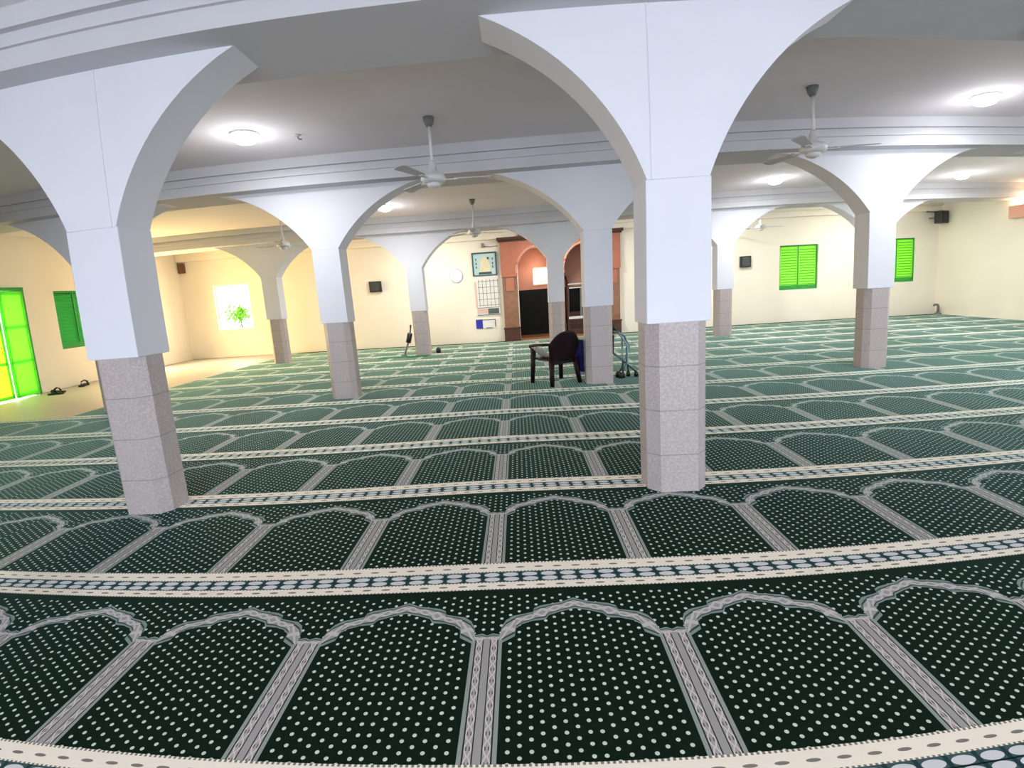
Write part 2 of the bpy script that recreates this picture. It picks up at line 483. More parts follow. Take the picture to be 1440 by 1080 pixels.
b = nb(); box(b, -8.9, NICHE[0] - 0.62, 11 * R + 1.33, YF - 0.01, -0.012, 0.0); box(b, 4.4, XR - 0.01, 11 * R + 1.33, YF - 0.01, -0.012, 0.0)
box(b, NICHE[0] - 0.62, 4.4, 11 * R + 1.33, YF - 0.27, -0.012, 0.0)
tag(obj('plain_carpet_border', b, 'plain_carpet'), 'plain dark green carpet edging along the foot of the far wall', 'carpet')

# ------------------------------------------------------------------ windows
def shutter(x0, x1, z0, z1, y, label, mats=('slat', 'green'), name='window_shutter', vertical_axis='y', ang=1.05, hw_=0.078):
    """two leaf louvered shutter set in an opening; local x along the wall"""
    root = thing(name, label, 'shutter', (0, 0, 0), group='green louvered shutters')
    if vertical_axis == 'x':
        T = Matrix.Translation(Vector((y, 0, 0))) @ Matrix.Rotation(PI / 2, 4, 'Z')
    else: T = Matrix.Translation(Vector((0, y, 0)))
    fr = nb(); fw = 0.05
    box(fr, x0, x1, -0.03, 0.05, z0, z0 + 0.16, T); box(fr, (x0 + x1) / 2 - .012, (x0 + x1) / 2 + .012, -0.04, 0.05, z0 + .16, z1 - fw, T); box(fr, x0, x1, -0.03, 0.05, z1 - fw, z1, T)
    box(fr, x0, x0 + fw, -0.03, 0.05, z0 + 0.12, z1 - fw, T); box(fr, x1 - fw, x1, -0.03, 0.05, z0 + 0.12, z1 - fw, T)
    obj('shutter_frame', fr, mats[1], root)
    xm = (x0 + x1) / 2
    for a, b_ in ((x0 + fw, xm - 0.01), (xm + 0.01, x1 - fw)):
        lf = nb(); sw = 0.055
        box(lf, a, a + sw, -0.015, 0.03, z0 + 0.12, z1 - fw, T); box(lf, b_ - sw, b_, -0.015, 0.03, z0 + 0.12, z1 - fw, T)
        leaf = obj('shutter_leaf', lf, mats[0], root)
        n = 15; dz = (z1 - fw - z0 - 0.12) / n; sl = nb()
        for i in range(n):
            zc = z0 + 0.12 + dz * (i + 0.5)
            mt = T @ Matrix.Translation(Vector(((a + b_) / 2, 0.01, zc))) @ Matrix.Rotation(ang, 4, 'X')
            box(sl, -(b_ - a) / 2 + sw, (b_ - a) / 2 - sw, -hw_, hw_, -0.006, 0.006, mt); box(sl, -(b_ - a) / 2 + sw, (b_ - a) / 2 - sw, -hw_ - .009, -hw_, -0.012, 0.012, mt, 1)
        obj('louver_slats', sl, [mats[0], 'slatd'], leaf)
    return root
shutter(W_R1[0], W_R1[1], W_R1[2], W_R1[3], YF + 0.1, 'bright green louvered shutter with two leaves, the complete one on the far wall')
shutter(W_R2[0], W_R2[1], W_R2[2], W_R2[3], YF + 0.1, 'bright green louvered shutter partly hidden behind the right pillar')
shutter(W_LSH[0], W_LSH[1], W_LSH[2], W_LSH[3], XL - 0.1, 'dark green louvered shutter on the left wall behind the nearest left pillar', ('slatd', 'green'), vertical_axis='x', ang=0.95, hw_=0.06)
# open window frame far left
b = nb(); x0, x1, z0, z1 = W_LEFTBACK
for a in ((x0, x1, z0, z0 + .05), (x0, x1, z1 - .05, z1), (x0, x0 + .05, z0 + .05, z1 - .05), (x1 - .05, x1, z0 + .05, z1 - .05)):
    box(b, a[0], a[1], YF + 0.12, YF + 0.2, a[2], a[3])
struct('window_1', b, 'paper')
n_w = 2
for (x0, x1, z0, z1) in BW_ASSUMED:  # frames of the assumed windows behind the camera
    b = nb()
    for a in ((x0, x1, z0, z0 + .06), (x0, x1, z1 - .06, z1), (x0, x0 + .06, z0 + .06, z1 - .06), (x1 - .06, x1, z0 + .06, z1 - .06), ((x0 + x1) / 2 - .03, (x0 + x1) / 2 + .03, z0 + .06, z1 - .06)):
        box(b, a[0], a[1], YB - 0.2, YB - 0.12, a[2], a[3])
    struct('window_%d' % n_w, b, 'paper'); n_w += 1

# outside: ground and a bush seen through the open window
struct('ground', box(nb(), -60, 60, -60, 70, -0.6, -0.3), 'ground')
bush = thing('bush', 'sunlit yellow green bush seen through the glaring far left window', 'bush', (-12.8, 21.0, -0.3))
b = nb(); tube(b, [(0, 0, 0), (0.05, 0, 1.0), (0.0, 0.05, 2.0)], [0.03, 0.025, 0.02]); obj('trunk', b, 'bark', bush)
b = nb()
for i in range(650):
    a = random.uniform(0, 2 * PI); e = random.gauss(0, 1); rr = abs(random.gauss(0, 0.42))
    c = Vector((rr * math.cos(a), rr * math.sin(a), 2.02 + random.gauss(0, 0.2)))
    n = Vector((random.gauss(0, 1), random.gauss(0, 1), random.gauss(0, 1))).normalized(); t = n.orthogonal().normalized(); s = n.cross(t)
    l = random.uniform(0.06, 0.11)
    vs = [bm_v for bm_v in (b.verts.new((c - t * l) * S), b.verts.new((c + s * l * .4) * S), b.verts.new((c + t * l) * S), b.verts.new((c - s * l * .4) * S))]
    b.faces.new(vs)
obj('foliage', b, 'leaf', bush)

# ------------------------------------------------------------------ doors on the left wall
d0, d1, _, dz = D_LEFT
b = nb()
box(b, XL - TW, XL + 0.03, d0 - 0.09, d0, 0, dz + 0.09); box(b, XL - TW, XL + 0.03, d1, d1 + 0.09, 0, dz + 0.09); box(b, XL - TW, XL + 0.03, d0, d1, dz, dz + 0.09)
struct('door_1', b, 'green')
def leaf(name, label, hinge, ang, w, mats):
    root = thing(name, label, 'door', (XL + 0.03, hinge, 0), ang, group='green metal door leaves at the left wall')
    o = obj('door_panel', box(nb(), 0, w, -0.02, 0.02, 0.03, dz - 0.02), mats[0], root)
    b = nb()
    for z in (0.05, 0.95, 1.9, dz - 0.12): box(b, 0.0, w, -0.035, 0.035, z, z + 0.07)
    box(b, 0, 0.06, -0.035, 0.035, 0.05, dz - 0.05); box(b, w - 0.06, w, -0.035, 0.035, 0.05, dz - 0.05)
    obj('door_rails', b, mats[1], root)
    b = nb(); tube(b, [(w - 0.14, -0.03, 1.25), (w - 0.14, -0.09, 1.27), (w - 0.14, -0.09, 1.43), (w - 0.14, -0.03, 1.45)], 0.014); obj('handle', b, 'grey', root)
leaf('door_leaf', 'bright green sunlit metal door leaf standing ajar at the left edge', d1, -PI / 2 + 0.14, 0.80, ('doorg', 'doorg'))
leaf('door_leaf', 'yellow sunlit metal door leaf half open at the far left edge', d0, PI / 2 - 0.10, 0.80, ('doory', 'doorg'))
d0b, d1b = D_ASSUMED[:2]  # frame of the assumed doorway hidden by the near pillar
b = nb(); box(b, XL - TW, XL + 0.03, d0b - 0.09, d0b, 0, dz + 0.09); box(b, XL - TW, XL + 0.03, d1b, d1b + 0.09, 0, dz + 0.09); box(b, XL - TW, XL + 0.03, d0b, d1b, dz, dz + 0.09)
struct('door_2_assumed', b, 'green')

# sandals on the tiles at the left wall
def sandal(x, y, rz, label, sc=1.0):
    r = thing('sandal', label, 'sandal', (x, y, -0.012), rz, group='sandals left on the tiles by the door')
    out = [(-.055, -.17), (.0, -.19), (.055, -.16), (.06, -.02), (.075, .10), (.05, .18), (0, .2), (-.05, .18), (-.07, .1), (-.05, -.02)]
    obj('sole', prism(nb(), [(a * sc, b_ * sc) for a, b_ in out], 0, 0.035 * sc), 'sandal', r, bevel=0.004)
    b = nb(); tube(b, [(-.07 * sc, .05 * sc, .02), (-.05 * sc, .06 * sc, .085 * sc), (0, .07 * sc, .11 * sc), (.05 * sc, .06 * sc, .085 * sc), (.07 * sc, .05 * sc, .02)], 0.035 * sc, flat=0.35)
    obj('strap', b, 'sandal', r)
sandal(-13.1, 12.2, 0.5, 'dark sandal lying against the left wall below the dark green shutter', 1.5)
sandal(-12.9, 11.1, 1.3, 'brown sandal beside the green door leaf, nearer of the two by the door', 1.3)
sandal(-12.65, 10.75, 1.7, 'flat dark sandal on the tiles just in front of the green door', 1.2)

# ------------------------------------------------------------------ prayer niche (mihrab) at the far wall
mh = thing('prayer_niche', 'reddish wooden prayer niche with two arched openings and dark marble lining', 'prayer niche', (0, YF - 0.02, 0))
def arch_panel(x0, x1, z0, z1, arches, y0, y1, N=28):
    """panel with arched openings: arches = (xa, xb, zspring) semi-ellipse rise"""
    bm = nb(); xs = x0
    def quad(a, b_):  # front/back strip with bottoms
        (xa, za), (xb, zb) = a, b_
        if xb - xa < 1e-6: return
        v = [bm.verts.new(Vector(c) * S) for c in ((xa, y0, za), (xb, y0, zb), (xb, y0, z1), (xa, y0, z1), (xa, y1, za), (xb, y1, zb), (xb, y1, z1), (xa, y1, z1))]
        for q in ((0, 1, 2, 3), (5, 4, 7, 6), (0, 4, 5, 1), (3, 2, 6, 7)): bm.faces.new([v[i] for i in q])
    for (xa, xb, zs, rise) in arches:
        quad((xs, z0), (xa, z0))
        m, h = (xa + xb) / 2, (xb - xa) / 2; pr = None
        for j in range(N + 1):
            x = m - h * math.cos(PI * j / N); z = zs + rise * math.sqrt(max(0, 1 - ((x - m) / h) ** 2))
            if pr: quad(pr, (x, z))
            pr = (x, z)
        xs = xb
    quad((xs, z0), (x1, z0))
    return bm
AR = [(0.30, 1.90, 2.66, 0.93), (2.16, 3.76, 2.66, 0.93)]
obj('arched_panel', arch_panel(-0.33, 4.33, 2.66, 3.92, AR, -0.16, 0.0), 'wood', mh)
for xa, xb, zs, rise in AR:
    b = nb(); m_, h_ = (xa + xb) / 2, (xb - xa) / 2
    tube(b, [(m_ - (h_ + .04) * math.cos(PI * j / 28), -0.17, zs + (rise + .04) * math.sin(PI * j / 28)) for j in range(29)], 0.045, 8)
    obj('arch_moulding', b, 'peach', mh)
b = nb(); box(b, -0.43, 4.43, -0.30, 0.0, 3.92, 4.02); box(b, -0.38, 4.38, -0.22, 0.0, 3.86, 3.92)
obj('cornice', b, 'woodd', mh)
for px0, px1 in ((-0.30, 0.30), (1.90, 2.16), (3.76, 4.30)):
    pc = (px0 + px1) / 2; hw = (px1 - px0) / 2
    b = nb(); box(b, px0, px1, -0.16, 0.0, 0.55, 2.58)
    pil = obj('pilaster', b, 'marble', mh, bevel=0.005)
    b = nb(); box(b, px0 - 0.03, px1 + 0.03, -0.21, 0.0, 0.0, 0.50); box(b, px0 - 0.05, px1 + 0.05, -0.23, 0.0, 0.5, 0.56)
    obj('plinth', b, 'woodd', pil)
    b = nb(); box(b, px0 - 0.02, px1 + 0.02, -0.22, 0.0, 2.54, 2.66); box(b, pc - hw * .55, pc + hw * .55, -0.20, -0.16, 2.0, 2.5)
    obj('capital', b, 'wood', pil)
    if hw > 0.2:
        b = nb(); box(b, pc - hw * .5, pc + hw * .5, -0.185, -0.155, 0.7, 1.9); obj('inlay_panel', b, 'marble', pil)
# recess
b = nb(); D = 1.7
box(b, NICHE[0] - .15, NICHE[0], 0.36, D, 0, 2.0); box(b, NICHE[1], NICHE[1] + .15, 0.36, D, 0, 2.0); box(b, NICHE[0] - .15, NICHE[1] + .15, D, D + .15, 0, 2.0); box(b, 1.95, 2.11, 0.0, D, 0, 2.0)
obj('marble_lining', b, 'marbleb', mh)
b = nb()
box(b, NICHE[0] - .15, NICHE[0], 0.36, D, 2.0, 3.7); box(b, NICHE[1], NICHE[1] + .15, 0.36, D, 2.0, 3.7); box(b, NICHE[0] - .15, NICHE[1] + .15, D, D + .15, 2.0, 3.7); box(b, 1.95, 2.11, 0.0, D, 2.0, 3.7)
box(b, NICHE[0] - .15, NICHE[1] + .15, 0.36, D + .15, 3.7, 3.8)
obj('upper_lining', b, 'peach', mh)
b = nb(); box(b, NICHE[0] - .15, NICHE[1] + .15, 0.0, D + .15, -0.012, 0.06); obj('niche_step', b, 'marble', mh)
b = nb(); box(b, 1.02, 1.62, D - .07, D, 2.22, 2.86); obj('lit_panel', b, emit('niche_lamp', (1, 0.82, 0.58), 7), mh)
b = nb(); box(b, .96, 1.68, D - .04, D, 2.16, 2.22); box(b, .96, 1.68, D - .04, D, 2.86, 2.92); box(b, .96, 1.02, D - .04, D, 2.22, 2.86); box(b, 1.62, 1.68, D - .04, D, 2.22, 2.86)
obj('lit_panel_frame', b, 'peach', mh)
# pulpit steps inside the right opening
pu = thing('pulpit', 'dark wooden pulpit with a pale rail inside the right arch of the prayer niche', 'pulpit', (2.95, YF + 0.9, 0.06))
b = nb()
for i in range(4): box(b, -0.62, 0.62, -0.5 + i * 0.25, 0.65, 0.22 * i, 0.22 * (i + 1))
obj('steps', b, 'woodd', pu)
for sx in (-0.6, 0.6):
    b = nb(); box(b, sx - .04, sx + .04, -0.52, -0.44, 0, 2.0); tube(b, [(sx, -0.48, 2.0), (sx, 0.4, 2.35)], 0.04)
    for k in range(3): box(b, sx - .02, sx + .02, -0.3 + k * .25, -0.26 + k * .25, 0.2, 2.1)
    obj('banister', b, 'woodd', pu)
obj('front_rail', box(nb(), -0.6, 0.6, -0.56, -0.50, 0.62, 0.72), 'paper', pu)
b = nb(); box(b, -0.6, 0.6, -0.5, -0.46, 1.85, 1.9); box(b, -0.6, 0.6, -0.5, -0.46, 2.0, 2.05); obj('cross_bars', b, 'cloth', pu)
obj('pulpit_post', box(nb(), -0.12, -0.04, -0.52, -0.44, 0.7, 1.85), 'grey', pu)
# speaker horn box on top of the cornice
ts = thing('loudspeaker', 'small grey wedge loudspeaker lying on top of the wooden niche', 'loudspeaker', (0.62, YF - 0.17, 4.02))
b = nb(); prism(b, [(-.2, -.12), (.25, -.12), (.3, .12), (-.25, .12)], 0, 0.2, top=[(-.2, -.1), (.02, -.1), (.04, .1), (-.2, .1)]); obj('speaker_body', b, 'grey', ts)
obj('speaker_grille', box(nb(), -0.19, 0.0, -.135, -.118, 0.03, 0.16), 'black', ts)

# ------------------------------------------------------------------ things on the far wall
WY = YF - 0.003
pic = thing('framed_picture', 'teal framed picture of a golden dome above the grid chart', 'picture', (-0.98, WY, 2.66))
obj('picture_print', box(nb(), -0.44, 0.44, -0.03, 0, 0.03, 0.83), 'teal', pic)
b = nb(); fw = .035
for a in ((-.49, .49, 0, fw), (-.49, .49, .84, .89), (-.49, -.44, fw, .84), (.44, .49, fw, .84)): box(b, a[0], a[1], -0.06, 0, a[2], a[3])
obj('frame', b, 'tealfr', pic)
b = nb(); prism(b, [(-.20, .12), (.24, .12), (.22, .42), (.14, .62), (.04, .72), (-.08, .68), (-.17, .5)], 0.03, 0.04, Matrix.Rotation(PI / 2, 4, 'X')); obj('dome_motif', b, 'gold', pic)
b = nb(); prism(b, [(-.26, .06), (.28, .06), (.26, .14), (-.24, .14)], 0.03, 0.045, Matrix.Rotation(PI / 2, 4, 'X')); prism(b, [(.12, .62), (.19, .62), (.19, .70), (.12, .70)], 0.04, 0.05, Matrix.Rotation(PI / 2, 4, 'X'))
for sx in (-.33, .33):
    for z in (.28, .42, .58): box(b, sx - .02, sx + .02, -.04, -.03, z, z + .09)
obj('picture_border_script', b, 'tealfr', pic)
ch = thing('wall_chart', 'tall pale prayer time chart with a dark grid under the teal picture', 'chart', (-0.95, WY, 1.08))
obj('chart_sheet', box(nb(), -0.5, 0.5, -0.025, 0, 0, 1.56), 'paper', ch)
b = nb()
for i in range(6): box(b, -0.33 + i * .155, -0.33 + i * .155 + .014, -.032, -.025, 0.38, 1.44)
for j in range(5): box(b, -0.36, 0.49, -.032, -.025, 0.42 + j * .235, 0.434 + j * .235)
obj('chart_grid', b, 'ink', ch)
b = nb(); box(b, -0.49, -0.42, -.031, -.025, 0.35, 1.35); box(b, -0.45, 0.05, -.031, -.025, 0.10, 0.30); obj('chart_heading', b, 'pink', ch)
b = nb(); box(b, 0.0, 0.44, -.033, -.025, 0.08, 0.29); box(b, -.46, .48, -.033, -.025, 0.03, 0.06); box(b, -.46, .48, -.033, -.025, 0.32, 0.34); obj('chart_footer', b, 'ink', ch)
nt_ = thing('notice_sheet', 'small white notice with a blue square at its left end, lowest on the wall', 'notice', (-1.08, WY, 0.58))
obj('notice_paper', box(nb(), -0.14, 0.40, -0.02, 0, 0, 0.36), 'paper', nt_)
obj('blue_block', box(nb(), -0.42, -0.14, -0.02, 0, 0, 0.37), 'blueprint', nt_)
b = nb(); box(b, -0.14, 0.40, -0.026, -0.02, 0.33, 0.36); box(b, 0.37, 0.40, -0.026, -0.02, 0.06, 0.33); box(b, -0.02, 0.25, -.026, -.02, 0.0, 0.03); obj('notice_lines', b, 'ink', nt_)
ck = thing('wall_clock', 'round pale wall clock left of the teal picture', 'clock', (-2.15, WY, 2.72))
RX = Matrix.Rotation(PI / 2, 4, 'X')
b = nb(); lathe(b, [(0.24, 0), (0.24, 0.03), (0.22, 0.035)], mat=RX, n=32); obj('clock_face', b, paint('clock_white', (0.78, 0.82, 0.92), 0.5, 0.02, 5, 0.02, 0.4), ck)
b = nb(); tube(b, [(0.255 * math.cos(2 * PI * i / 32), -0.02, 0.255 * math.sin(2 * PI * i / 32)) for i in range(33)], 0.02, 8); obj('clock_rim', b, 'paleblue', ck)
b = nb(); box(b, -.008, .008, -.045, -.037, 0, .16); box(b, 0, .12, -.045, -.037, -.008, .008); obj('clock_hand', b, 'paleblue', ck)
cam_ = thing('wall_bracket', 'tiny grey bracket with a cable above the teal picture', 'bracket', (-1.0, WY, 3.72))
obj('bracket_box', box(nb(), -.05, .05, -.12, 0, 0, .16), 'grey', cam_)
b = nb(); tube(b, [(.05, -.02, .04), (.3, -.015, .02), (.6, -.02, .03)], 0.012, 6); obj('cable', b, 'grey', cam_)
def wallbox(x, z, w, h, label, m1, m2, y=WY, rz=0, dpt=.12, x_=None):
    r = thing('wall_speaker', label, 'speaker', (x, y, z), rz, group='speakers fixed on the walls')
    obj('speaker_body', box(nb(), -w / 2, w / 2, -dpt, 0, 0, h), m1, r, bevel=0.006)
    obj('speaker_grille', box(nb(), -w / 2 + .05, w / 2 - .05, -dpt - .012, -dpt, .05, h - .05), m2, r)
    return r
wallbox(-5.43, 2.27, .48, .42, 'dark square speaker on the far wall between the two left far pillars', 'black', 'screen')
wallbox(9.10, 2.22, .40, .42, 'dark square speaker on the far wall left of the complete green shutter', 'black', 'screen')
wallbox(-13.35, 3.55, .26, .40, 'small brown speaker high in the far left corner', 'brownbox', 'brownbox')
cs = wallbox(16.55, 3.50, .42, .46, 'black speaker on a bracket high in the right corner', 'black', 'black', y=YF - 0.35, rz=0.35, dpt=.30)
b = nb(); box(b, -0.6, 0.0, 0.02, 0.08, 0.42, 0.47); box(b, -.05, .05, 0, .3, .2, .26); obj('bracket', b, 'grey', cs)
st = thing('floor_tap', 'small dark pipe with a bent top standing in the right corner', 'pipe', (16.75, YF - 0.35, 0))
b = nb(); tube(b, [(0, 0, 0), (0, 0, .3), (-.03, 0, .38), (-.14, 0, .40), (-.2, 0, .36)], 0.045, 8); obj('pipe', b, 'grey', st)
b = nb(); lathe(b, [(0.12, 0), (0.12, 0.05), (0.07, 0.1)], n=16); obj('foot', b, 'grey', st)
# pinkish box and warm glowing strip added high on right wall
wl = thing('glow_box', 'added pinkish box glowing warm high on the right wall', 'lamp', (XR, 14.4, 3.35))
obj('glow_box_body', box(nb(), -0.18, 0, -0.6, 0.5, 0, 0.42), paint('salmon_plastic', (0.75, 0.42, 0.33), 0.6, 0.05, 4, 0.05, 0.3), wl, bevel=0.01)
obj('glow_strip', box(nb(), -0.16, -0.02, -0.55, 0.45, 0.43, 0.50), emit('warm_glow', (1, 0.72, 0.42), 14), wl)

# ------------------------------------------------------------------ ceiling fans and lamps
def make_fan(x, y, rz, drop, label):
    r = thing('ceiling_fan', label, 'ceiling fan', (x, y, ZC), rz, group='ceiling fans')
    b = nb(); lathe(b, [(.04, -.13), (.07, -.08), (.085, 0)], n=20); obj('canopy', b, 'grey', r)
    b = nb(); tube(b, [(0, 0, -.1), (0, 0, -drop + .1)], .022, 10); obj('downrod', b, 'fanwhite', r)
    b = nb(); lathe(b, [(.06, -drop - .06), (.17, -drop - .05), (.19, -drop + .01), (.15, -drop + .07), (.06, -drop + .10), (.05, -drop + .22), (.03, -drop + .26)], n=28); obj('motor_housing', b, 'fanwhite', r)
    b = nb(); lathe(b, [(.03, -drop - .13), (.09, -drop - .11), (.11, -drop - .06)], n=20); obj('bottom_cup', b, 'fanwhite', r)
    for k in range(3):
        mt = Matrix.Rotation(k * 2 * PI / 3, 4, 'Z') @ Matrix.Translation(Vector((0, 0, -drop))) @ Matrix.Rotation(0.16, 4, 'X')
        b = nb(); prism(b, [(.30, -.055), (.86, -.085), (.90, -.05), (.90, .05), (.86, .085), (.30, .055)], -.006, .006, mt)
        bl = obj('blade', b, 'fanblade', r)
        b = nb(); box(b, .14, .36, -.025, .025, -.016, -.006, mt); obj('blade_bracket', b, 'fanwhite', bl)
    return r
f1 = make_fan(-0.88, 6.05, math.radians(8), 0.86, 'white ceiling fan hanging between the two nearest pillars')
dup(f1, (4.60, 5.86, ZC), 'ceiling fan with a dark blade right of the nearest pillar', math.radians(-12))
dup(f1, (-0.83, 12.4, ZC), 'small far ceiling fan hanging in front of the teal picture', math.radians(30))
dup(f1, (9.13, 12.4 + 4.6, ZC), 'faint far ceiling fan near the complete green shutter', math.radians(10))
dup(f1, (-6.2, 12.3, ZC), 'far ceiling fan half hidden by the arch left of the middle pillar', math.radians(45))
def make_lamp(x, y, label):
    r = thing('ceiling_lamp', label, 'ceiling lamp', (x, y, ZC), 0, group='round white ceiling lamps')
    b = nb(); lathe(b, [(.20, -.03), (.22, -.0)], n=28); obj('lamp_base', b, 'fanwhite', r)
    b = nb(); lathe(b, [(.05, -.15), (.13, -.13), (.18, -.09), (.19, -.03)], n=28); obj('diffuser', b, 'lamp', r)
    return r
lamps = [(-3.64, 5.95, 'glowing round ceiling lamp left of the nearer fan'), (7.69, 6.27, 'glowing ceiling lamp nearest the upper right corner'),
         (-3.26, 12.39, 'far glowing ceiling lamp seen below the nearer fan'), (7.48, 12.68, 'far glowing ceiling lamp above the complete green shutter'),
         (13.12, 12.85, 'far glowing ceiling lamp near the right corner'),
         (-3.2, 16.0, 'added ceiling lamp hidden behind the far arches above the wall clock'), (1.9, 16.0, 'added ceiling lamp hidden behind the far arches in front of the prayer niche'),  # the lamps of this last bay are added, unseen, to brighten the far wall
         (7.4, 16.0, 'added ceiling lamp hidden behind the far arches left of the complete shutter'), (13.0, 16.0, 'added ceiling lamp hidden behind the far arches between the two shutters')]
L0 = None
for x, y, l in lamps:
    if L0 is None: L0 = make_lamp(x, y, l)
    else: dup(L0, (x, y, ZC), l)
hk = thing('ceiling_hook', 'small dark fitting on the ceiling between lamp and nearer fan', 'fitting', (-2.95, 6.25, ZC))
b = nb(); lathe(b, [(.04, -.02), (.055, 0)], n=16); obj('hook_plate', b, 'fanblade', hk)
b = nb(); tube(b, [(0, 0, -.03), (.02, 0, -.07), (.06, 0, -.07)], .012, 6); obj('hook', b, 'grey', hk)

# ------------------------------------------------------------------ plastic armchair
CH = thing('plastic_armchair', 'dark brown plastic armchair seen from behind beside a white pillar', 'chair', (0.98, 8.05, 0.012), math.radians(30))
CH.scale = (1.1, 1.1, 1.04)
def m2u(p): return tuple(a / S for a in p)     # metres to units
def legp(x, y, xt, yt, zt, name='leg'):
    b = nb(); tube(b, [m2u((x, y, 0)), m2u(((x + xt) / 2, (y + yt) / 2, zt / 2)), m2u((xt, yt, zt))], [0.048, 0.056, 0.068], 8, flat=0.7)
    obj(name, b, 'chair', CH)
zs_ = 0.42
for sx in (-1, 1):
    legp(sx * 0.245, -0.25, sx * 0.20, -0.19, zs_)
    legp(sx * 0.265, 0.26, sx * 0.245, 0.22, 0.60)
b = nb()
prism(b, [tuple(v / S for v in p) for p in [(-.215, -.2), (.215, -.2), (.24, .1), (.235, .24), (.15, .27), (-.15, .27), (-.235, .24), (-.24, .1)]], (zs_ - .03) / S, (zs_) / S)
prism(b, [tuple(v / S for v in p) for p in [(-.20, -.20), (.20, -.20), (.20, -.185), (-.20, -.185)]], (zs_ - .09) / S, (zs_ - .03) / S)
obj('seat', b, 'chair', CH, bevel=0.008)
# rounded back, curved sheet with thickness
b = nb(); NX, NZ = 14, 12; g = {}
for s_, off in ((0, 0.0), (1, 0.014)):
    for i in range(NX + 1):
        for j in range(NZ + 1):
            w = -1 + 2 * i / NX; v = j / NZ
            top = 0.845 - 0.20 * abs(w) ** 2.6
            z = (zs_ - 0.05) + v * (top - zs_ + 0.05)
            hw = 0.20 + 0.065 * v ** .8
            x = w * hw; y = -0.20 - 0.13 * v + 0.07 * w * w * (0.4 + v) + off
            g[s_, i, j] = b.verts.new(Vector((x, y, z)))
for s_ in (0, 1):
    for i in range(NX):
        for j in range(NZ):
            # slots between the back slats
            if 2 <= j <= 9 and i in (3, 5, 8, 10) : pass
            b.faces.new((g[s_, i, j], g[s_, i + 1, j], g[s_, i + 1, j + 1], g[s_, i, j + 1])).smooth = True
for i in range(NX):
    b.faces.new((g[0, i, 0], g[0, i + 1, 0], g[1, i + 1, 0], g[1, i, 0])); b.faces.new((g[0, i, NZ], g[0, i + 1, NZ], g[1, i + 1, NZ], g[1, i, NZ]))
for j in range(NZ):
    b.faces.new((g[0, 0, j], g[0, 0, j + 1], g[1, 0, j + 1], g[1, 0, j])); b.faces.new((g[0, NX, j], g[0, NX, j + 1], g[1, NX, j + 1], g[1, NX, j]))
obj('backrest', b, 'chair', CH)
for sx in (-1, 1):
    b = nb(); tube(b, [m2u(p) for p in ((sx * .245, -.27, .66), (sx * .29, -.12, .655), (sx * .295, .08, .64), (sx * .27, .22, .625), (sx * .25, .25, .58))], [.04, .06, .065, .06, .05], 8, flat=0.45)
    obj('armrest', b, 'chair', CH)
# cloths on the chair
wc = thing('white_towel', 'crumpled white towel lying on the left side of the dark chair', 'towel', (0, 0, 0))
wc.location = CH.location; wc.rotation_euler = CH.rotation_euler; wc.scale = CH.scale
b = nb(); NXc = 14; gg = {}
for i in range(NXc + 1):
    for j in range(NXc + 1):
        x = -0.30 + 0.24 * i / NXc; y = -0.10 + 0.30 * j / NXc
        z = zs_ + 0.006 + 0.16 * max(0, 1 - i / NXc * 1.5) + 0.014 * (1 + math.sin(i * 1.7 + j * .9)) + 0.01 * (1 + math.sin(j * 2.3)); gg[i, j] = b.verts.new((x, y, z))
for i in range(NXc):
    for j in range(NXc): b.faces.new((gg[i, j], gg[i + 1, j], gg[i + 1, j + 1], gg[i, j + 1])).smooth = True
o = obj('towel_sheet', b, 'cloth', wc); sm = o.modifiers.new('s', 'SOLIDIFY'); sm.thickness = 0.006
nc = thing('navy_cloth', 'navy and pale blue cloth hanging down the right side of the dark chair', 'cloth', (0, 0, 0))
nc.location = CH.location; nc.rotation_euler = CH.rotation_euler; nc.scale = CH.scale
def drape(x0, ya, yb, zt, zb, mat, nm):
    b = nb(); G = {}
    for i in range(13):
        for j in range(11):
            y = ya + (yb - ya) * i / 12; z = zt + (zb - zt) * j / 10
            G[i, j] = b.verts.new((x0 + 0.012 * math.sin(i * 1.3) * (0.3 + j / 10), y, z))
    for i in range(12):
        for j in range(10): b.faces.new((G[i, j], G[i + 1, j], G[i + 1, j + 1], G[i, j + 1])).smooth = True
    o = obj(nm, b, mat, nc); sm = o.modifiers.new('s', 'SOLIDIFY'); sm.thickness = 0.008
drape(0.325, -0.26, -0.05, 0.67, 0.16, 'navy', 'navy_fold')
drape(0.36, -0.20, 0.02, 0.66, 0.10, 'paleblue', 'pale_fold')

# ------------------------------------------------------------------ folded walking frame by the pillar
wf = thing('walking_aid', 'folded blue grey tubular walking aid with dark grips beside the middle pillar', 'walking aid', (2.30, 8.32, 0))
b = nb(); tube(b, [(-.12, 0, .98), (-.02, -.05, .90), (.12, -.1, .66), (.10, -.1, .3), (-.02, -.12, .06)], .022, 8); tube(b, [(-.08, 0, .96), (.1, .08, .84), (.2, .12, .6), (.06, .06, .25), (-.06, .02, .05)], .022, 8)
tube(b, [(-.16, 0, .52), (.02, -.02, .38), (.30, -.02, .10)], .022, 8); tube(b, [(.02, -.1, .8), (.02, -.1, .1)], .018, 8); tube(b, [(.14, .1, .6), (.16, .06, .1)], .018, 8)
obj('tube_frame', b, 'steel', wf)
for a, c in (((-.13, 0, 1.04), (-.10, 0, .98)), ((-.15, 0, .88), (-.17, 0, .50))):
    b = nb(); tube(b, [a, c], .04, 8); obj('grip', b, 'black', wf)
for p in ((-.02, -.12), (-.06, .02), (.30, -.02), (.02, -.1), (.16, .06)):
    b = nb(); lathe(b, [(.045, 0), (.038, .09), (.02, .12)], cx=p[0], cy=p[1], n=12); obj('foot_tip', b, 'black', wf)

